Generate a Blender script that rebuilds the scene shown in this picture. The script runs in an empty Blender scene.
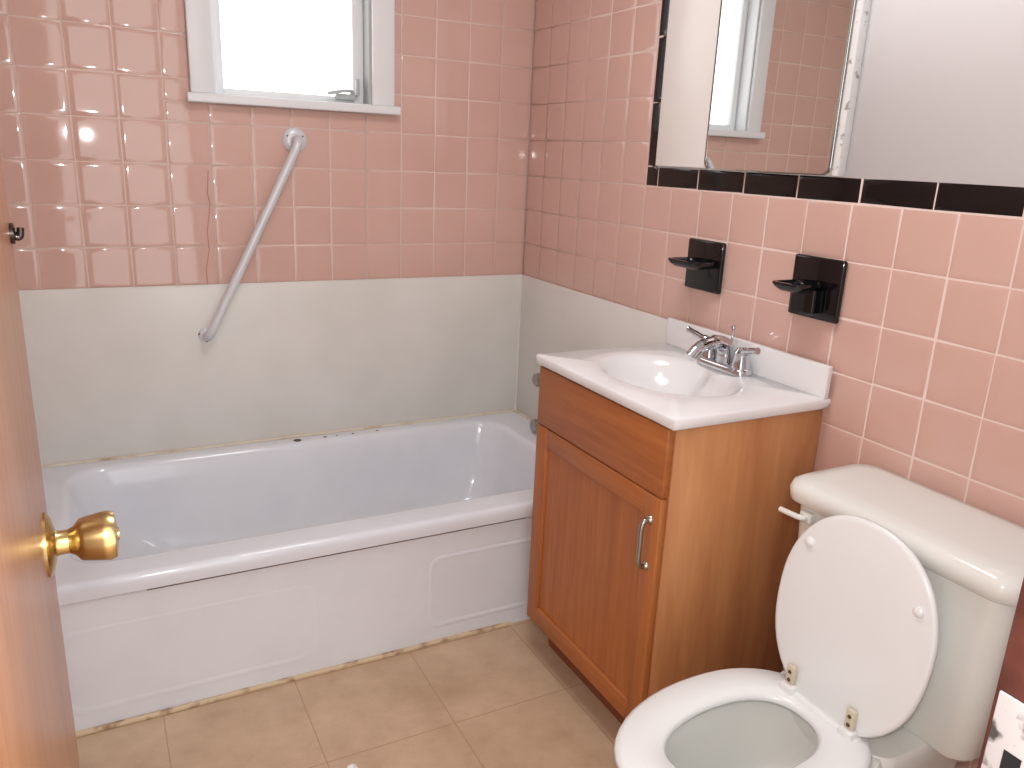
import bpy, bmesh, math, random
from mathutils import Vector, Matrix
random.seed(4)
scene=bpy.context.scene
try: scene.view_settings.view_transform='Standard'
except Exception: pass

# ------------------------------------------------------------ materials
def s2l(c):
    return tuple(((x/255)/12.92 if x/255<=.04045 else ((x/255+.055)/1.055)**2.4) for x in c)+(1,)
def mat(name,rgb,rough=.5,metal=0,spec=.5,coat=0,noise=None,bump=None):
    m=bpy.data.materials.new(name); m.use_nodes=True
    nt=m.node_tree; b=nt.nodes['Principled BSDF']
    col=s2l(rgb); b.inputs['Base Color'].default_value=col
    b.inputs['Roughness'].default_value=rough; b.inputs['Metallic'].default_value=metal
    b.inputs['Specular IOR Level'].default_value=spec
    b.inputs['Coat Weight'].default_value=coat; b.inputs['Coat Roughness'].default_value=.08
    tc=nt.nodes.new('ShaderNodeTexCoord')
    if noise:
        rgb2,scale,lo,hi=noise
        n=nt.nodes.new('ShaderNodeTexNoise'); n.inputs['Scale'].default_value=scale; n.inputs['Detail'].default_value=5
        nt.links.new(tc.outputs['Object'],n.inputs['Vector'])
        r=nt.nodes.new('ShaderNodeMapRange'); r.inputs['From Min'].default_value=lo; r.inputs['From Max'].default_value=hi
        nt.links.new(n.outputs['Fac'],r.inputs['Value'])
        mx=nt.nodes.new('ShaderNodeMix'); mx.data_type='RGBA'
        mx.inputs[6].default_value=col; mx.inputs[7].default_value=s2l(rgb2)
        nt.links.new(r.outputs[0],mx.inputs[0]); nt.links.new(mx.outputs[2],b.inputs['Base Color'])
    if bump:
        sc,st=bump
        n=nt.nodes.new('ShaderNodeTexNoise'); n.inputs['Scale'].default_value=sc; n.inputs['Detail'].default_value=3
        nt.links.new(tc.outputs['Object'],n.inputs['Vector'])
        bp=nt.nodes.new('ShaderNodeBump'); bp.inputs['Strength'].default_value=st; bp.inputs['Distance'].default_value=.01
        nt.links.new(n.outputs['Fac'],bp.inputs['Height']); nt.links.new(bp.outputs['Normal'],b.inputs['Normal'])
    return m
def wood(name,c1,c2,scale=(30,30,1.6),rough=.45,dark=.5):
    m=bpy.data.materials.new(name); m.use_nodes=True; nt=m.node_tree; b=nt.nodes['Principled BSDF']
    tc=nt.nodes.new('ShaderNodeTexCoord'); mp=nt.nodes.new('ShaderNodeMapping'); mp.inputs['Scale'].default_value=scale
    nt.links.new(tc.outputs['Object'],mp.inputs['Vector'])
    n=nt.nodes.new('ShaderNodeTexNoise'); n.inputs['Scale'].default_value=1; n.inputs['Detail'].default_value=6; n.inputs['Distortion'].default_value=1.2
    nt.links.new(mp.outputs[0],n.inputs['Vector'])
    mp2=nt.nodes.new('ShaderNodeMapping'); mp2.inputs['Scale'].default_value=tuple(s*6 for s in scale)
    nt.links.new(tc.outputs['Object'],mp2.inputs['Vector'])
    n2=nt.nodes.new('ShaderNodeTexNoise'); n2.inputs['Scale'].default_value=1; n2.inputs['Detail'].default_value=3
    nt.links.new(mp2.outputs[0],n2.inputs['Vector'])
    ad=nt.nodes.new('ShaderNodeMath'); ad.operation='MULTIPLY_ADD'; ad.inputs[1].default_value=.45
    nt.links.new(n2.outputs['Fac'],ad.inputs[0]); nt.links.new(n.outputs['Fac'],ad.inputs[2])
    r=nt.nodes.new('ShaderNodeMapRange'); r.inputs['From Min'].default_value=.5; r.inputs['From Max'].default_value=.95
    nt.links.new(ad.outputs[0],r.inputs['Value'])
    mx=nt.nodes.new('ShaderNodeMix'); mx.data_type='RGBA'
    mx.inputs[6].default_value=s2l(c1); mx.inputs[7].default_value=s2l(c2)
    nt.links.new(r.outputs[0],mx.inputs[0]); nt.links.new(mx.outputs[2],b.inputs['Base Color'])
    b.inputs['Roughness'].default_value=rough
    return m
M={}
M['pink']=mat('pink_ceramic_tile',(213,177,165),.05,noise=((206,169,157),2.5,.35,.65))
M['grout']=mat('tile_grout',(222,198,188),.8)
M['black']=mat('black_ceramic_tile',(14,13,15),.08)
M['paint']=mat('white_wall_paint',(241,243,246),.6,spec=.3,bump=(60,.03))
M['ceil']=mat('ceiling_paint',(225,225,222),.8)
M['surround']=mat('surround_panel',(224,222,217),.35,noise=((217,215,209),3,.4,.6))
M['tub']=mat('tub_enamel',(229,232,238),.12,noise=((223,226,233),4,.4,.6))
M['caulk']=mat('aged_caulk',(206,184,152),.7,noise=((140,108,76),22,.5,.65))
M['rcaulk']=mat('rim_caulk',(222,212,194),.7,noise=((190,168,136),14,.5,.7))
M['rust']=mat('rust_stain',(92,70,50),.8)
M['wtrim']=mat('white_trim_paint',(230,232,234),.35)
M['cab']=mat('cabinet_panel_white',(236,233,228),.3)
M['porc']=mat('porcelain',(228,229,224),.12)
M['seat']=mat('seat_plastic',(232,234,234),.2)
M['marble']=mat('cultured_marble',(236,235,236),.1,noise=((230,229,230),5,.4,.6))
M['chrome']=mat('chrome',(205,207,212),.1,1)
M['nickel']=mat('tarnished_nickel',(170,166,158),.25,1)
M['brass']=mat('brass',(200,172,118),.25,1)
M['dark']=mat('dark_bronze',(70,62,58),.25,.9)
M['grab']=mat('white_coated_steel',(214,216,220),.3,.1)
M['oak']=wood('oak_front',(180,110,56),(158,90,42))
M['oakh']=wood('oak_drawer',(176,107,54),(156,88,42),(30,1.6,30))
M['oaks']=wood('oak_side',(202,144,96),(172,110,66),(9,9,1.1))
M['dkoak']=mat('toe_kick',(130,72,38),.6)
M['doorw']=wood('door_wood',(180,128,94),(154,102,70),(25,25,1.2),.3)
M['jamb']=mat('jamb_brown_paint',(92,52,44),.4,noise=((74,40,34),20,.4,.6))
M['mirror']=mat('mirror_silver',(228,230,228),.01,1)
M['glassy']=mat('mirror_edge',(120,116,108),.2,.8)
M['beige']=mat('hinge_plastic',(205,196,172),.4)
M['dirt']=mat('aged_trim_paint',(226,226,226),.5,noise=((160,156,150),60,.6,.68))
M['hole']=mat('dark_hole',(12,12,12),.8)
M['plate']=mat('strike_plate_metal',(224,224,226),.2,.5,noise=((96,92,90),38,.52,.6))
M['grey']=mat('grey_metal_and_shade',(176,178,176),.5)  # grey of the window hardware, and shade painted onto the right reveal
M['crack']=mat('tile_crack',(176,118,106),.8)
M['paper']=mat('white_paper',(232,232,230),.7)
def floor_mat():
    m=bpy.data.materials.new('vinyl_floor_tile'); m.use_nodes=True; nt=m.node_tree; b=nt.nodes['Principled BSDF']
    tc=nt.nodes.new('ShaderNodeTexCoord')
    n=nt.nodes.new('ShaderNodeTexNoise'); n.inputs['Scale'].default_value=9; n.inputs['Detail'].default_value=8; n.inputs['Roughness'].default_value=.65
    nt.links.new(tc.outputs['Object'],n.inputs['Vector'])
    r=nt.nodes.new('ShaderNodeMapRange'); r.inputs['From Min'].default_value=.3; r.inputs['From Max'].default_value=.7
    nt.links.new(n.outputs['Fac'],r.inputs['Value'])
    mx=nt.nodes.new('ShaderNodeMix'); mx.data_type='RGBA'
    mx.inputs[6].default_value=s2l((206,178,150)); mx.inputs[7].default_value=s2l((182,152,124))
    nt.links.new(r.outputs[0],mx.inputs[0])
    mp=nt.nodes.new('ShaderNodeMapping'); mp.inputs['Location'].default_value=(.71,.765,0)
    nt.links.new(tc.outputs['Object'],mp.inputs['Vector'])
    br=nt.nodes.new('ShaderNodeTexBrick'); br.offset=0; br.inputs['Scale'].default_value=1
    br.inputs['Brick Width'].default_value=.305; br.inputs['Row Height'].default_value=.305
    br.inputs['Mortar Size'].default_value=.0018; br.inputs['Mortar Smooth'].default_value=.8
    nt.links.new(mp.outputs[0],br.inputs['Vector'])
    mx2=nt.nodes.new('ShaderNodeMix'); mx2.data_type='RGBA'; mx2.inputs[7].default_value=s2l((164,132,102))
    nt.links.new(mx.outputs[2],mx2.inputs[6]); nt.links.new(br.outputs['Fac'],mx2.inputs[0])
    n3=nt.nodes.new('ShaderNodeTexNoise'); n3.inputs['Scale'].default_value=3.5; n3.inputs['Detail'].default_value=7
    nt.links.new(tc.outputs['Object'],n3.inputs['Vector'])
    r3=nt.nodes.new('ShaderNodeMapRange'); r3.inputs['From Min'].default_value=.5; r3.inputs['From Max'].default_value=.75; r3.inputs['To Max'].default_value=.55
    nt.links.new(n3.outputs['Fac'],r3.inputs['Value'])
    mx3=nt.nodes.new('ShaderNodeMix'); mx3.data_type='RGBA'; mx3.inputs[7].default_value=s2l((164,134,104))
    nt.links.new(mx2.outputs[2],mx3.inputs[6]); nt.links.new(r3.outputs[0],mx3.inputs[0])
    nt.links.new(mx3.outputs[2],b.inputs['Base Color']); b.inputs['Roughness'].default_value=.38
    return m
M['floor']=floor_mat()

# ------------------------------------------------------------ mesh helpers
def link(o,parent=None):
    scene.collection.objects.link(o)
    if parent is not None:
        o.parent=parent; o.matrix_parent_inverse=Matrix.Translation(-parent.location)
    return o
def empty(name,loc):
    e=bpy.data.objects.new(name,None); e.location=loc; e.empty_display_size=.05
    scene.collection.objects.link(e); return e
def mesh(name,V,F,mats,parent=None,smooth=True,fm=None,angle=None):
    me=bpy.data.meshes.new(name); me.from_pydata([tuple(v) for v in V],[],F)
    if not isinstance(mats,(list,tuple)): mats=[mats]
    for m in mats: me.materials.append(m)
    if fm: 
        for p,i in zip(me.polygons,fm): p.material_index=i
    bm=bmesh.new(); bm.from_mesh(me); bmesh.ops.recalc_face_normals(bm,faces=bm.faces); bm.to_mesh(me); bm.free()
    for p in me.polygons: p.use_smooth=smooth
    if smooth and angle: me.set_sharp_from_angle(angle=math.radians(angle))
    return link(bpy.data.objects.new(name,me),parent)
def box(name,lo,hi,m,parent=None,bev=0,seg=3):
    x0,y0,z0=[min(a,b) for a,b in zip(lo,hi)]; x1,y1,z1=[max(a,b) for a,b in zip(lo,hi)]
    me=bpy.data.meshes.new(name); bm=bmesh.new()
    bmesh.ops.create_cube(bm,size=1)
    for v in bm.verts:
        v.co=Vector(((x0+x1)/2+v.co.x*(x1-x0),(y0+y1)/2+v.co.y*(y1-y0),(z0+z1)/2+v.co.z*(z1-z0)))
    if bev>0: bmesh.ops.bevel(bm,geom=list(bm.edges),offset=bev,segments=seg,profile=.5,affect='EDGES')
    bm.to_mesh(me); bm.free(); me.materials.append(m)
    if bev>0:
        for p in me.polygons: p.use_smooth=True
        me.set_sharp_from_angle(angle=math.radians(50))
    return link(bpy.data.objects.new(name,me),parent)
def loft(name,rings,m,parent=None,cap0=True,cap1=True,smooth=True,angle=None,closed=False):
    V=[];F=[];n=len(rings[0])
    for r in rings: V+=r
    R=len(rings)
    for i in range(R-1 if not closed else R):
        a=i*n;b=((i+1)%R)*n
        for j in range(n):
            k=(j+1)%n; F.append((a+j,a+k,b+k,b+j))
    if not closed:
        if cap0: F.append(tuple(range(n-1,-1,-1)))
        if cap1: F.append(tuple(range((R-1)*n,R*n)))
    return mesh(name,V,F,m,parent,smooth,angle=angle)
def tube(name,pts,rad,m,parent=None,n=16):
    pts=[Vector(p) for p in pts]; rings=[]
    if not isinstance(rad,(list,tuple)): rad=[rad]*len(pts)
    prev=None
    for i,p in enumerate(pts):
        t=(pts[min(i+1,len(pts)-1)]-pts[max(i-1,0)]).normalized()
        if prev is None:
            a=Vector((0,0,1)) if abs(t.z)<.9 else Vector((1,0,0)); u=t.cross(a).normalized()
        else: u=(prev-t*prev.dot(t)).normalized()
        prev=u; w=t.cross(u)
        rings.append([tuple(p+(u*math.cos(2*math.pi*k/n)+w*math.sin(2*math.pi*k/n))*rad[i]) for k in range(n)])
    return loft(name,rings,m,parent,angle=60)
def smoothpath(pts,sub=8):
    pts=[Vector(p) for p in pts]; out=[]
    P=[pts[0]*2-pts[1]]+pts+[pts[-1]*2-pts[-2]]
    for i in range(1,len(P)-2):
        for s in range(sub):
            t=s/sub; a,b,c,d=P[i-1],P[i],P[i+1],P[i+2]
            out.append(.5*((2*b)+(c-a)*t+(2*a-5*b+4*c-d)*t*t+(-a+3*b-3*c+d)*t**3))
    out.append(pts[-1]); return out
def lathe(name,origin,axis,prof,m,parent=None,n=32,angle=40):
    o=Vector(origin); t=Vector(axis).normalized()
    a=Vector((0,0,1)) if abs(t.z)<.9 else Vector((1,0,0)); u=t.cross(a).normalized(); w=t.cross(u)
    rings=[[tuple(o+t*h+(u*math.cos(2*math.pi*k/n)+w*math.sin(2*math.pi*k/n))*max(r,.0002)) for k in range(n)] for r,h in prof]
    return loft(name,rings,m,parent,angle=angle)
def rrect(x0,x1,y0,y1,r,z,k=8):
    P=[]
    for cx,cy,a0 in ((x1-r,y1-r,0),(x0+r,y1-r,90),(x0+r,y0+r,180),(x1-r,y0+r,270)):
        for i in range(k+1):
            a=math.radians(a0+90*i/k); P.append((cx+r*math.cos(a),cy+r*math.sin(a),z))
    return P

# ------------------------------------------------------------ tiled walls
PH=.116
def sub_rect(r,h):
    a0,a1,b0,b1=r; c0,c1,d0,d1=h
    if a1<=c0 or a0>=c1 or b1<=d0 or b0>=d1: return [r]
    out=[]
    if b0<d0: out.append((a0,a1,b0,d0))
    if b1>d1: out.append((a0,a1,d1,b1))
    bb0,bb1=max(b0,d0),min(b1,d1)
    if a0<c0: out.append((a0,c0,bb0,bb1))
    if a1>c1: out.append((c1,a1,bb0,bb1))
    return [o for o in out if o[1]-o[0]>.008 and o[3]-o[2]>.008]
def tile_cells(a0,a1,b0,b1,pa,pb,oa,ob):
    out=[]
    i=math.floor((a0-oa)/pa)
    while oa+i*pa<a1-1e-6:
        j=math.floor((b0-ob)/pb)
        while ob+j*pb<b1-1e-6:
            r=(max(a0,oa+i*pa),min(a1,oa+(i+1)*pa),max(b0,ob+j*pb),min(b1,ob+(j+1)*pb))
            if r[1]-r[0]>.006 and r[3]-r[2]>.006: out.append(r)
            j+=1
        i+=1
    return out
def add_tiles(cells,mp,V,F,FM,mi,tilt=.006):
    prof=[(.0006,-.0024),(.0014,-.0019),(.0034,-.0012),(.0066,-.0005),(.0110,-.0001),(.0150,0)]
    for (a0,a1,b0,b1) in cells:
        base=len(V); ta=random.uniform(-tilt,tilt); tb=random.uniform(-tilt,tilt); ca=(a0+a1)/2; cb=(b0+b1)/2
        for ins,h in prof:
            ins=min(ins,(a1-a0)*.45,(b1-b0)*.45)
            for a,b in ((a0+ins,b0+ins),(a1-ins,b0+ins),(a1-ins,b1-ins),(a0+ins,b1-ins)):
                V.append(mp(a,b,h+ta*(a-ca)+tb*(b-cb)))
        L=len(prof)-1
        for l in range(L):
            for q in range(4):
                F.append((base+l*4+q,base+l*4+(q+1)%4,base+(l+1)*4+(q+1)%4,base+(l+1)*4+q)); FM.append(mi)
        F.append(tuple(base+L*4+q for q in range(4))); FM.append(mi)
def slab(V,F,FM,mi,lo,hi):
    x0,y0,z0=lo;x1,y1,z1=hi; b=len(V)
    V+= [(x0,y0,z0),(x1,y0,z0),(x1,y1,z0),(x0,y1,z0),(x0,y0,z1),(x1,y0,z1),(x1,y1,z1),(x0,y1,z1)]
    for f in ((0,3,2,1),(4,5,6,7),(0,1,5,4),(1,2,6,5),(2,3,7,6),(3,0,4,7)):
        F.append(tuple(b+i for i in f)); FM.append(mi)
XL=-1.62; YF=-2.26; H=2.35; B=1.230; S=.882; G=.0017
OX0,OX1,OZ0,OZ1=-1.02,-.56,1.425,1.98
V=[];F=[];FM=[]
slab(V,F,FM,1,(XL-.12,G,0),(OX0,.12,H)); slab(V,F,FM,1,(OX1,G,0),(.12,.12,H))
slab(V,F,FM,1,(OX0,G,0),(OX1,.12,OZ0)); slab(V,F,FM,1,(OX0,G,OZ1),(OX1,.12,H))
cells=[]
for c in tile_cells(XL,0,.30,H,.1155,PH,0,B): cells+=sub_rect(c,(-1.085,-.49,1.40,2.045))
add_tiles(cells,lambda a,b,h:(a,-h,b),V,F,FM,0)
pc=[(-1.050,-.0008,1.215),(-1.056,-.0008,1.150),(-1.050,-.0008,1.120),(-1.063,-.0008,1.04),(-1.060,-.0008,.99),(-1.072,-.0008,.93),(-1.070,-.0008,.886)]
for (xa,ya,za),(xb,yb,zb) in zip(pc[:-1],pc[1:]):
    b_=len(V); V+=[(xa-.0011,ya,za),(xa+.0011,ya,za),(xb+.0011,yb,zb),(xb-.0011,yb,zb)]; F.append((b_,b_+1,b_+2,b_+3)); FM.append(3)
mesh('wall_back',V,F,[M['pink'],M['grout'],M['paint'],M['crack']],fm=FM)
V=[];F=[];FM=[]; YB=-.681
slab(V,F,FM,1,(G,YF-.12,0),(.12,0,B+.05)); slab(V,F,FM,1,(G,YB-.02,B+.05),(.12,0,H))
slab(V,F,FM,3,(.001,YF-.12,B+.05),(.12,YB-.045,H))
mp=lambda a,b,h:(-h,a,b)
add_tiles(tile_cells(YB,0,.30,H,.1135,PH,0,B),mp,V,F,FM,0)
add_tiles(tile_cells(YF,YB,.0,B,.1155,PH,YB,B),mp,V,F,FM,0)
add_tiles(tile_cells(YF,YB,B,B+.052,.1641,.052,-.8964,B),mp,V,F,FM,2)
add_tiles(tile_cells(YB-.05,YB,B+.052,H,.05,.1641,YB,B+.052),mp,V,F,FM,2)
mesh('wall_right',V,F,[M['pink'],M['grout'],M['black'],M['paint']],fm=FM)
V=[];F=[];FM=[]
slab(V,F,FM,1,(XL-.12,YF-.12,0),(XL-G,0,H))
add_tiles(tile_cells(YF,0,.0,H,.1155,PH,0,B),lambda a,b,h:(XL+h,a,b),V,F,FM,0)
mesh('wall_left',V,F,[M['pink'],M['grout']],fm=FM)
DX0,DX1,DZ=-1.434,-.847,2.03
V=[];F=[];FM=[]
slab(V,F,FM,0,(XL-.12,YF-.12,0),(DX0-.02,YF,H)); slab(V,F,FM,0,(DX1+.02,YF-.12,0),(.12,YF,H)); slab(V,F,FM,0,(DX0-.02,YF-.12,DZ+.02),(DX1+.02,YF,H))
mesh('wall_front',V,F,[M['paint']],smooth=False,fm=FM)
box('floor',(XL-.12,-3.4,-.05),(.12,.12,0),M['floor'])
box('ceiling',(XL-.12,YF-.12,H),(.12,.12,H+.05),M['ceil'])

tr=empty('trim_doorway',((DX0+DX1)/2,YF-.06,0))
box('jamb_hinge_side',(DX0-.02,YF-.12,0),(DX0,YF,DZ+.02),M['doorw'],tr)
box('jamb_strike_side',(DX1,YF-.12,0),(DX1+.02,YF,DZ+.02),M['jamb'],tr,.002,2)
box('jamb_head',(DX0,YF-.12,DZ),(DX1,YF,DZ+.02),M['jamb'],tr)
box('door_stop',(DX1-.010,YF-.12,0),(DX1,YF-.045,DZ),M['jamb'],tr,.002,2)
box('strike_plate',(DX1-.0025,YF-.041,.857),(DX1,YF-.004,.957),M['plate'],tr,.001,2)
box('strike_hole',(DX1-.003,YF-.028,.894),(DX1-.001,YF-.016,.918),M['hole'],tr)

sr=empty('tub_surround_panel',(-.8,-.004,.62))
box('back_panel',(XL+.001,-.009,.375),(-.001,-.0015,S),M['surround'],sr,.002,2)
box('end_panel',(-.009,-.849,.375),(-.0015,-.0095,S),M['surround'],sr,.002,2)
tube('corner_seam',[(-.010,-.010,.376),(-.010,-.010,S)],.0035,M['surround'],sr,8)
tube('top_caulk_back',[(XL+.01,-.005,S+.001),(-.008,-.005,S+.001)],.0035,M['surround'],sr,8)
tube('top_caulk_end',[(-.005,-.01,S+.001),(-.005,-.849,S+.001)],.0035,M['surround'],sr,8)

# ------------------------------------------------------------ bathtub
tub=empty('bathtub',(-.81,-.38,0))
R_=.373; ox0,ox1,oy0,oy1=XL+.004,-.003,-.76,-.003
def oring(i,z,r): return rrect(ox0+i,ox1-i,oy0+i,oy1-i,r,z)
ix0,ix1,iy0,iy1=-1.49,-.125,-.668,-.062
def iring(s,z,r,l=1.0): return rrect(ix0+s*l,ix1-s,iy0+s,iy1-s,r,z)
rings=[oring(.008,0,.006),oring(.007,.322,.006),oring(.006,.328,.008),oring(.001,.332,.012),oring(0,.345,.012),oring(0,.358,.012),oring(.0025,.367,.014),oring(.008,.372,.018),oring(.016,R_,.02),
 iring(-.010,R_,.10),iring(-.002,.3715,.10),iring(.005,.366,.10),iring(.011,.352,.10),iring(.022,.28,.10,1.6),iring(.036,.19,.10,2.2),iring(.055,.12,.11,2.6),iring(.085,.078,.12,2.2),iring(.13,.062,.12,1.8),iring(.2,.058,.1,1.5)]
loft('tub_body',rings,M['tub'],tub,cap0=False,angle=45)
def apron_panel(name,x0,x1,z0,z1,k):
    ring=[(x,oy0+.0125,z) for x,z,_ in rrect(x0,x1,z0,z1,.035,0)]
    cx=(x0+x1)/2; cz=(z0+z1)/2
    def sc(d,dy): return [(p[0]-math.copysign(d,p[0]-cx),oy0+.0078-dy*k,p[2]-math.copysign(d,p[2]-cz)) for p in ring]
    loft(name,[sc(0,0),sc(.005,.0012),sc(.009,.0015),sc(.013,.0012),sc(.018,.0)],M['tub'],tub,cap0=False,cap1=False)
apron_panel('apron_panel_right',-.655,-.10,.045,.265,1.25)
apron_panel('apron_panel_left',-1.52,-.95,.045,.265,.5)
tube('floor_caulk',smoothpath([(XL+.01,oy0+.005,.003),(-1.3,oy0+.002,.003),(-1.1,oy0+.006,.003),(-.8,oy0+.003,.003),(-.6,oy0+.006,.003),(-.40,oy0+.004,.003)]),.0075,M['caulk'],tub,8)
tube('rim_caulk_back',smoothpath([(XL+.01,-.012,R_+.002),(-1.2,-.0125,R_+.002),(-.8,-.012,R_+.003),(-.4,-.0125,R_+.002),(-.012,-.012,R_+.002)]),.0045,M['rcaulk'],tub,8)
tube('rim_caulk_end',[(-.012,-.012,R_+.002),(-.012,-.75,R_+.002)],.0045,M['rcaulk'],tub,8)
for i,(x,r) in enumerate([(-.83,.014),(-.74,.006),(-.70,.004),(-.645,.005),(-.56,.005)]):
    lathe('enamel_chip_%d'%(i+1),(x,-.042,R_-.0002),(0,0,1),[(r,0),(r*.8,.001),(.0,.0012)],M['rust'],tub,10)
tube('rust_crease',[(-1.33,oy0-.0002,.3305),(-.9,oy0+.0002,.3305),(-.37,oy0-.0002,.3305)],.0011,M['rust'],tub,6)

tv=empty('tub_faucet_valve',(-.02,-.25,.5))
for i,z in enumerate((.566,.402)):
    lathe('escutcheon_%d'%(i+1),(-.0095,-.262,z),(-1,0,0),[(.028,0),(.028,.003),(.018,.012),(.010,.014),(.010,.04)],M['nickel'],tv)
    lathe('handle_%d'%(i+1),(-.045,-.262,z),(-1,0,0),[(.009,0),(.020,.006),(.024,.016),(.022,.030),(.012,.036),(.0,.037)],M['nickel'],tv)

# ------------------------------------------------------------ window
wn=empty('window_1',((OX0+OX1)/2,0,OZ0))
box('casing_left',(-1.085,-.016,1.425),(OX0,.0,2.045),M['wtrim'],wn,.003,2)
box('casing_right',(OX1,-.016,1.425),(-.49,.0,2.045),M['wtrim'],wn,.003,2)
box('casing_top',(OX0,-.016,OZ1),(OX1,.0,2.045),M['wtrim'],wn,.003,2)
box('sill',(-1.097,-.034,1.400),(-.476,.0,1.425),M['wtrim'],wn,.004,3)
box('sill_inner',(OX0,0,1.405),(OX1,.118,1.427),M['wtrim'],wn)
box('reveal_left',(OX0,0,1.427),(OX0+.008,.118,OZ1),M['wtrim'],wn)
box('reveal_right',(OX1-.008,0,1.427),(OX1,.118,OZ1),M['grey'],wn)  # trim like the left reveal, its shading put into the grey colour
box('reveal_top',(OX0+.008,0,OZ1-.008),(OX1-.008,.118,OZ1),M['wtrim'],wn)
a0,a1=OX0+.008,OX1-.008
box('sash_left',(a0,.055,1.427),(a0+.026,.085,OZ1-.008),M['wtrim'],wn,.002,2)
box('sash_right',(a1-.034,.055,1.427),(a1,.085,OZ1-.008),M['wtrim'],wn,.002,2)
box('sash_bottom',(a0+.026,.055,1.427),(a1-.034,.085,1.447),M['wtrim'],wn,.002,2)
box('sash_top',(a0+.026,.055,OZ1-.035),(a1-.034,.085,OZ1-.008),M['wtrim'],wn,.002,2)
box('crank_base',(-.66,.035,1.437),(-.60,.056,1.455),M['grey'],wn,.003,2)
tube('crank_arm',smoothpath([(-.612,.045,1.452),(-.612,.03,1.462),(-.64,.022,1.462),(-.69,.02,1.452)]),.005,M['grey'],wn,10)
box('sash_lock',(-.598,.03,1.45),(-.588,.055,1.50),M['grey'],wn,.003,2)

# ------------------------------------------------------------ grab bar
gb=empty('grab_bar',(-.8,0,1.31))
lathe('flange_top',(-.80,-.0005,1.310),(0,-1,0),[(.036,0),(.036,.004),(.028,.010),(.016,.012)],M['grab'],gb)
lathe('flange_bottom',(-1.085,-.0095,.735),(0,-1,0),[(.022,0),(.022,.004),(.018,.008),(.013,.010)],M['grab'],gb)
tube('bar',smoothpath([(-.80,-.006,1.310),(-.80,-.040,1.310),(-.810,-.058,1.285),(-.85,-.060,1.205),(-1.04,-.060,.822),(-1.075,-.058,.755),(-1.085,-.042,.735),(-1.085,-.014,.735)],10),.0130,M['grab'],gb)
for i,(dx,dz) in enumerate(((-.022,.012),(.0,-.024),(.022,.012))):
    lathe('screw_%d'%(i+1),(-.80+dx,-.008,1.310+dz),(0,-1,0),[(.004,0),(.003,.003),(.0,.0035)],M['rust'],gb,10)
for i,(dx,dz) in enumerate(((-.018,.003),(.0,-.018))):
    lathe('rust_screw_%d'%(i+1),(-1.085+dx,-.013,.735+dz),(0,-1,0),[(.005,0),(.003,.003),(.0,.0035)],M['rust'],gb,10)

# ------------------------------------------------------------ soap dish and holder
def plate(parent,y0,y1,z0,z1):
    box('back_plate',(-.0135,y0,z0),(-.0005,y1,z1),M['black'],parent,.005,3)
sd=empty('soap_dish',(0,-.963,1.05)); plate(sd,-1.030,-.900,.986,1.112)
def tray(name,parent,y0,y1,x1,zt,th):
    rings=[]
    for s,z in ((.012,zt-th),(.004,zt-th*.6),(0,zt-.004),(.001,zt),(.007,zt),(.010,zt-.006),(.016,zt-.009)):
        rings.append([(p[0],p[1],p[2]) for p in rrect(x1+s,-.013,y0+s,y1-s,.016,z)])
    loft(name,rings,M['black'],parent,angle=50)
tray('dish_tray',sd,-1.020,-.908,-.088,1.064,.018)
th=empty('toothbrush_tumbler_holder',(0,-1.315,1.05)); plate(th,-1.390,-1.256,.985,1.116)
tray('holder_tray',th,-1.350,-1.270,-.094,1.062,.018)
loft('holder_bracket',[[(x,y,z) for x,y,z in rrect(-.045,-.012,-1.352,-1.288,.006,zz)] for zz in (1.002,1.05)],M['black'],th,angle=50)

# ------------------------------------------------------------ medicine cabinet
mc=empty('medicine_cabinet',(0,-1.03,1.6))
box('cabinet_frame',(-.010,-1.345,1.284),(.0005,-.733,2.02),M['cab'],mc,.002,2)
box('sliding_panel_white',(-.015,-.940,1.2845),(-.0105,-.737,2.0),M['cab'],mc,.001,2)
def mirror(y0,y1,z0,z1,x):
    pr=[(p[0],p[1]) for p in rrect(y0,y1,z0,z1,.02,0)]
    cy=(y0+y1)/2;cz=(z0+z1)/2
    def rg(s,x): return [(x,p[0]-math.copysign(s,p[0]-cy),p[1]-math.copysign(s,p[1]-cz)) for p in pr]
    loft('mirror_glass',[rg(0,x+.004),rg(0,x+.001),rg(.001,x)],M['mirror'],mc,cap0=True,angle=20)
    loft('mirror_edge',[rg(-.0035,x+.005),rg(-.0035,x-.001),rg(0.0005,x-.0015),rg(.0005,x+.0005)],M['glassy'],mc,cap0=True,cap1=False,angle=20)
mirror(-1.325,-.940,1.281,2.0,-.022)
box('frame_edge_right',(-.024,-1.347,1.281),(0,-1.331,2.02),M['dirt'],mc,.003,2)

# ------------------------------------------------------------ vanity
vn=empty('vanity_cabinet',(-.2,-1.128,0))
VY0,VY1=-1.384,-.873; FX=-.40; CT=.8273
box('side_near',(FX,VY0,0),(-.001,VY0+.016,.804),M['oaks'],vn,.001,1)
box('side_far',(FX,VY1-.016,.095),(-.001,VY1,.804),M['oaks'],vn,.001,1)
box('side_far_low',(FX+.055,VY1-.016,.0),(-.001,VY1,.095),M['oaks'],vn)
box('carcass_bottom',(FX+.001,VY0+.016,.095),(-.002,VY1-.016,.11),M['oaks'],vn)
box('face_frame_top',(FX,VY0+.016,.77),(FX+.018,VY1-.016,.804),M['oak'],vn)
box('face_frame_rail',(FX,VY0+.055,.62),(FX+.018,VY1-.055,.68),M['oak'],vn)
box('face_frame_left',(FX,VY1-.055,.095),(FX+.018,VY1-.016,.77),M['oak'],vn)
box('face_frame_right',(FX,VY0+.016,.095),(FX+.018,VY0+.055,.77),M['oak'],vn)
box('face_frame_bottom',(FX,VY0+.055,.095),(FX+.018,VY1-.055,.13),M['oakh'],vn)
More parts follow.
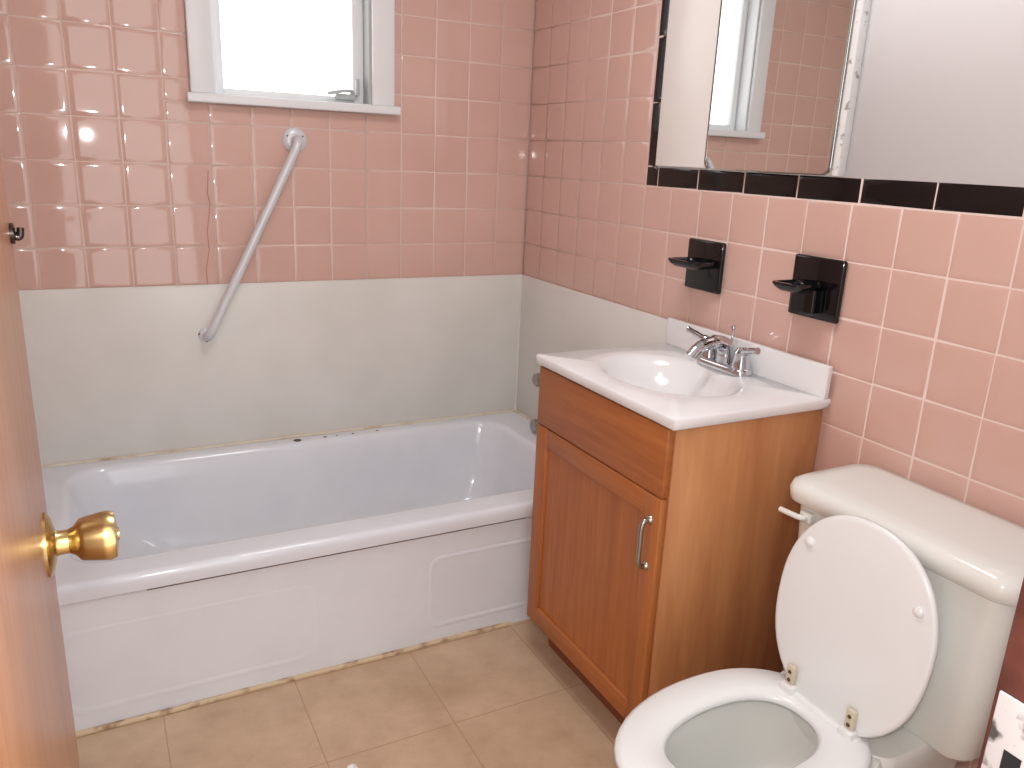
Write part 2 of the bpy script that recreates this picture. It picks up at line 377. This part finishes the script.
box('toe_kick',(FX+.05,VY0+.016,0),(FX+.062,VY1-.016,.096),M['dkoak'],vn)
box('drawer_front',(FX-.018,VY0+.003,.6545),(FX-.0005,VY1-.003,.800),M['oakh'],vn,.003,2)
D0,D1,Z0,Z1=VY0+.003,VY1-.003,.105,.6515; w=.050
box('door_stile_near',(FX-.018,D0,Z0),(FX-.0005,D0+w,Z1),M['oak'],vn,.003,2)
box('door_stile_far',(FX-.018,D1-w,Z0),(FX-.0005,D1,Z1),M['oak'],vn,.003,2)
box('door_rail_top',(FX-.018,D0+w,Z1-w),(FX-.0005,D1-w,Z1),M['oakh'],vn,.003,2)
box('door_rail_bottom',(FX-.018,D0+w,Z0),(FX-.0005,D1-w,Z0+w),M['oakh'],vn,.003,2)
box('door_panel',(FX-.011,D0+w-.004,Z0+w-.004),(FX-.001,D1-w+.004,Z1-w+.004),M['oak'],vn)
hy=D0+.03
tube('door_handle',smoothpath([(FX-.018,hy,.598),(FX-.032,hy,.596),(FX-.038,hy,.580),(FX-.038,hy,.546),(FX-.038,hy,.512),(FX-.032,hy,.496),(FX-.018,hy,.494)]),.0055,M['nickel'],vn,12)
for i,z in enumerate((.598,.494)):
    lathe('handle_foot_%d'%(i+1),(FX-.018,hy,z),(-1,0,0),[(.010,0),(.009,.003),(.006,.006)],M['nickel'],vn,16)
cx,cy,rx,ry=-.214,-1.118,.140,.180
ex0,ex1,ey0,ey1=-.4214,-.002,-1.400,-.861
def rectray(a,x0,x1,y0,y1):
    dx,dy=math.cos(a),math.sin(a); t=1e9
    if dx>1e-9: t=min(t,(x1-cx)/dx)
    if dx<-1e-9: t=min(t,(x0-cx)/dx)
    if dy>1e-9: t=min(t,(y1-cy)/dy)
    if dy<-1e-9: t=min(t,(y0-cy)/dy)
    return cx+dx*t,cy+dy*t
angs=[2*math.pi*i/64 for i in range(64)]+[math.atan2(y-cy,x-cx)%(2*math.pi) for x in (ex0,ex1) for y in (ey0,ey1)]
angs=sorted(angs)
def er(k,z,sx=0):
    out=[]
    for a in angs:
        px,py=rectray(a,ex0,ex1,ey0,ey1)
        b=math.atan2((py-cy)/ry,(px-cx)/rx)
        out.append((cx+sx+rx*k*math.cos(b),cy+ry*k*math.sin(b),z))
    return out
def rr_(i,z): return [rectray(a,ex0+i,ex1-i,ey0+i,ey1-i)+(z,) for a in angs]
loft('countertop_basin',[rr_(.003,CT-.024),rr_(0,CT-.021),rr_(0,CT-.004),rr_(.003,CT),er(1.08,CT),er(1.04,CT-.001),er(.98,CT-.006),er(.91,CT-.022),er(.82,CT-.045),er(.68,CT-.070),er(.5,CT-.088),er(.28,CT-.098),er(.11,CT-.101)],M['marble'],vn,cap0=False,angle=60)
box('backsplash',(-.024,ey0,CT-.001),(-.0095,ey1,CT+.070),M['marble'],vn,.003,3)
lathe('drain',(cx,cy,CT-.1005),(0,0,1),[(.022,0),(.022,.002),(.017,.003),(.006,.001),(.0,.0015)],M['chrome'],vn,24)
fy=-1.128
fc=empty('faucet',(-.055,fy,CT)); fx=-.058
loft('base',[rrect(fx-.026+i,fx+.026-i,fy-.082+i,fy+.082-i,.025-i,z) for i,z in ((0,CT+.0003),(0,CT+.010),(.004,CT+.016),(.012,CT+.018))],M['chrome'],fc,angle=50)
tube('spout',smoothpath([(fx,fy,CT+.012),(fx,fy,CT+.040),(fx-.010,fy,CT+.060),(fx-.045,fy,CT+.066),(fx-.085,fy,CT+.056),(fx-.108,fy,CT+.036)]),[.021]*8+[.020]*8+[.018]*8+[.015]*8+[.0135]*9,M['chrome'],fc,20)
for i,sg in enumerate((-1,1)):
    yy=fy+sg*.055
    lathe('valve_%d'%(i+1),(fx,yy,CT+.012),(0,0,1),[(.023,0),(.022,.012),(.018,.034),(.019,.040),(.013,.050),(.0,.052)],M['chrome'],fc,24)
    tube('lever_%d'%(i+1),smoothpath([(fx,yy,CT+.054),(fx-.010,yy+sg*.020,CT+.060),(fx-.016,yy+sg*.045,CT+.068),(fx-.018,yy+sg*.064,CT+.072)],6),[.010]*6+[.0075]*6+[.0065]*6+[.008],M['chrome'],fc,14)
tube('lift_rod',[(fx+.016,fy,CT+.012),(fx+.016,fy,CT+.095)],.0028,M['chrome'],fc,8)
lathe('lift_knob',(fx+.016,fy,CT+.093),(0,0,1),[(.003,0),(.006,.004),(.005,.010),(.0,.012)],M['chrome'],fc,12)

# ------------------------------------------------------------ toilet
TY=-1.735
tl=empty('toilet',(-.13,TY,0)); K=.93
def egg(x0,x1,hw,z,n=48):
    out=[]; xm=x0+(x1-x0)*.56
    for i in range(n):
        a=2*math.pi*i/n; c,s=math.cos(a),math.sin(a)
        lx=(x1-xm) if c>0 else (xm-x0)
        p=.82 if c>0 else 1.0
        out.append((xm+lx*math.copysign(abs(c)**p,c),TY+.008+hw*math.copysign(abs(s)**(.92 if c<=0 else .85),s),z*K))
    return out
loft('bowl',[egg(-.57,-.12,.100,0),egg(-.57,-.12,.100,.02),egg(-.55,-.12,.090,.06),egg(-.54,-.12,.088,.14),egg(-.58,-.12,.108,.22),egg(-.655,-.14,.136,.30),egg(-.683,-.20,.151,.35),egg(-.694,-.23,.155,.385),egg(-.689,-.235,.152,.395),
  egg(-.655,-.285,.112,.395),egg(-.650,-.29,.107,.385),egg(-.635,-.31,.098,.33),egg(-.60,-.34,.082,.27),egg(-.55,-.38,.055,.22),egg(-.51,-.42,.03,.205)],M['porc'],tl,angle=60)
loft('rear_deck',[rrect(-.30,-.05,TY-.10,TY+.10,.03,.16*K),rrect(-.31,-.05,TY-.12,TY+.12,.03,.34*K),rrect(-.315,-.05,TY-.13,TY+.13,.04,.385*K),rrect(-.31,-.055,TY-.125,TY+.125,.04,.398*K)],M['porc'],tl,angle=50)
loft('bowl_water',[egg(-.575,-.365,.070,.243)],mat('toilet_water',(190,192,190),.03),tl,cap0=True,cap1=False)
loft('seat_ring',[egg(-.714,-.272,.158,.400),egg(-.718,-.270,.161,.407),egg(-.715,-.272,.159,.415),egg(-.704,-.278,.151,.4205),egg(-.668,-.310,.118,.4210),egg(-.638,-.342,.091,.417),egg(-.630,-.350,.083,.408),egg(-.634,-.346,.086,.400)],M['seat'],tl,closed=True)
def trr(x0,x1,hw,z,r): return rrect(x0,x1,TY-hw,TY+hw,r,z)
loft('tank_body',[trr(-.195,-.035,.180,.368,.03),trr(-.203,-.029,.190,.380,.035),trr(-.213,-.025,.200,.52,.035),trr(-.220,-.022,.208,.688,.035)],M['porc'],tl,angle=50)
loft('tank_lid',[trr(-.226,-.016,.214,.684,.035),trr(-.236,-.012,.224,.690,.04),trr(-.238,-.012,.226,.710,.04),trr(-.234,-.014,.222,.723,.04),trr(-.222,-.022,.212,.730,.04),trr(-.19,-.040,.19,.732,.04)],M['porc'],tl,angle=60)
box('flush_lever_base',(-.232,TY+.150,.655),(-.218,TY+.178,.676),M['porc'],tl,.003,2)
tube('flush_lever',smoothpath([(-.226,TY+.164,.666),(-.238,TY+.164,.666),(-.243,TY+.18,.666),(-.243,TY+.214,.664)]),.0055,M['porc'],tl,10)
LN=math.radians(7); LX=-.318; LZ=.378
def lid_ring(k,off):
    out=[]; hx=.152; L1=.366
    for i in range(56):
        a=2*math.pi*i/56; c,s=math.cos(a),math.sin(a)
        um=.195
        lx=(L1-um) if c>0 else um
        u=um+lx*k*math.copysign(abs(c)**(.95 if c>0 else .82),c); v=hx*k*math.copysign(abs(s)**.92,s)
        out.append((LX+u*math.sin(LN)-off*math.cos(LN),TY-.012+v,LZ+u*math.cos(LN)+off*math.sin(LN)))
    return out
loft('lid_raised',[lid_ring(.97,-.006),lid_ring(1,-.002),lid_ring(1,.003),lid_ring(.985,.0065),lid_ring(.95,.0075),lid_ring(.5,.0075)],M['seat'],tl,angle=60)
for i,(u_,v) in enumerate(((.285,.096),(.270,-.124))):
    lathe('bumper_%d'%(i+1),(LX+u_*math.sin(LN)-.0075,TY+v,LZ+u_*math.cos(LN)),(-1,0,.1),[(.009,0),(.009,.003),(.006,.006),(.0,.007)],M['seat'],tl,16)
for i,v in enumerate((-.065,.065)):
    v-=.004
    box('hinge_post_%d'%(i+1),(LX-.022,TY+v-.014,.368),(LX+.012,TY+v+.014,.404),M['seat'],tl,.004,2)
    box('hinge_leaf_%d'%(i+1),(LX-.014,TY+v-.009,.398),(LX-.004,TY+v+.009,.440),M['beige'],tl,.003,2)
    for j,z in enumerate((.412,.428)):
        lathe('hinge_screw_%d_%d'%(i+1,j+1),(LX-.0138,TY+v,z),(-1,0,0),[(.004,0),(.003,.002),(.0,.0025)],M['rust'],tl,10)
box('hinge_bar',(LX-.016,TY-.09,.378),(LX+.006,TY+.09,.394),M['seat'],tl,.006,3)

# ------------------------------------------------------------ door
dr=empty('door_1',(-1.446,-1.98,0)); FXD=-1.432; DY=-1.70
box('slab',(FXD-.035,YF+.003,.01),(FXD,DY,2.02),M['doorw'],dr,.002,2)
ky,kz=DY-.055,.940
lathe('rosette',(FXD,ky,kz),(1,0,0),[(.029,0),(.029,.002),(.024,.005),(.012,.008),(.011,.010),(.011,.020)],M['brass'],dr)
lathe('knob',(FXD+.018,ky,kz),(1,0,0),[(.011,0),(.013,.004),(.019,.009),(.020,.013),(.0225,.027),(.023,.033),(.021,.038),(.008,.040),(.0,.040)],M['brass'],dr)
lathe('knob_button',(FXD+.057,ky,kz),(1,0,0),[(.006,0),(.006,.002),(.0,.0025)],M['brass'],dr,16)
for i,z in enumerate((1.395,1.212)):
    lathe('coat_hook_plate_%d'%(i+1),(FXD,DY-.012,z),(1,0,0),[(.009,0),(.009,.003),(.005,.004)],M['dark'],dr,16)
    tube('coat_hook_%d'%(i+1),smoothpath([(FXD+.002,DY-.012,z),(FXD+.004,DY-.012,z-.003),(FXD+.007,DY-.012,z-.002),(FXD+.008,DY-.012,z+.005)],5),.003,M['dark'],dr,10)
# crumpled scrap of paper on the floor
me=bpy.data.meshes.new('paper_scrap'); bm=bmesh.new(); bmesh.ops.create_icosphere(bm,subdivisions=2,radius=.014)
for v in bm.verts:
    v.co*=random.uniform(.7,1.15); v.co.z=max(v.co.z*.6,-.006)
mz=min(v.co.z for v in bm.verts)
bm.to_mesh(me); bm.free(); me.materials.append(M['paper'])
po=bpy.data.objects.new('paper_scrap',me); po.location=(-.972,-1.118,-mz); scene.collection.objects.link(po)

# ------------------------------------------------------------ camera
C=Vector((-1.3731,-2.5169,1.2939)); yaw,pit,rol=-.4920,-.2789,.0443
fwd=Vector((-math.sin(yaw)*math.cos(pit),math.cos(yaw)*math.cos(pit),math.sin(pit)))
r0=Vector((math.cos(yaw),math.sin(yaw),0)); u0=r0.cross(fwd)
r=r0*math.cos(rol)+u0*math.sin(rol); u=-r0*math.sin(rol)+u0*math.cos(rol)
cam=bpy.data.cameras.new('camera'); cam.sensor_width=36; cam.lens=796.77/1024*36; cam.clip_start=.01
co=bpy.data.objects.new('camera',cam); scene.collection.objects.link(co)
mw=Matrix((r,u,-fwd)).transposed().to_4x4(); mw.translation=C; co.matrix_world=mw
scene.camera=co
# ------------------------------------------------------------ lights
def light(name,kind,loc,e,col=(1,1,1),size=.1,rot=None):
    l=bpy.data.lights.new(name,kind); l.energy=e; l.color=col
    if kind=='AREA': l.size=size
    else: l.shadow_soft_size=size
    o=bpy.data.objects.new(name,l); o.location=loc
    if rot: o.rotation_euler=rot
    scene.collection.objects.link(o); return o
light('camera_flash','POINT',C+u*.05+r*.012+fwd*.02,24,(1,.99,.98),.022)
light('ceiling_fill','AREA',(-.75,-1.35,H-.03),11,(.98,.99,1),.45)  # added fill lamp out of view, raises the ambient level
w=bpy.data.worlds.new('overcast_sky'); scene.world=w; w.use_nodes=True
w.node_tree.nodes['Background'].inputs[0].default_value=(1,1,1,1); w.node_tree.nodes['Background'].inputs[1].default_value=2.8
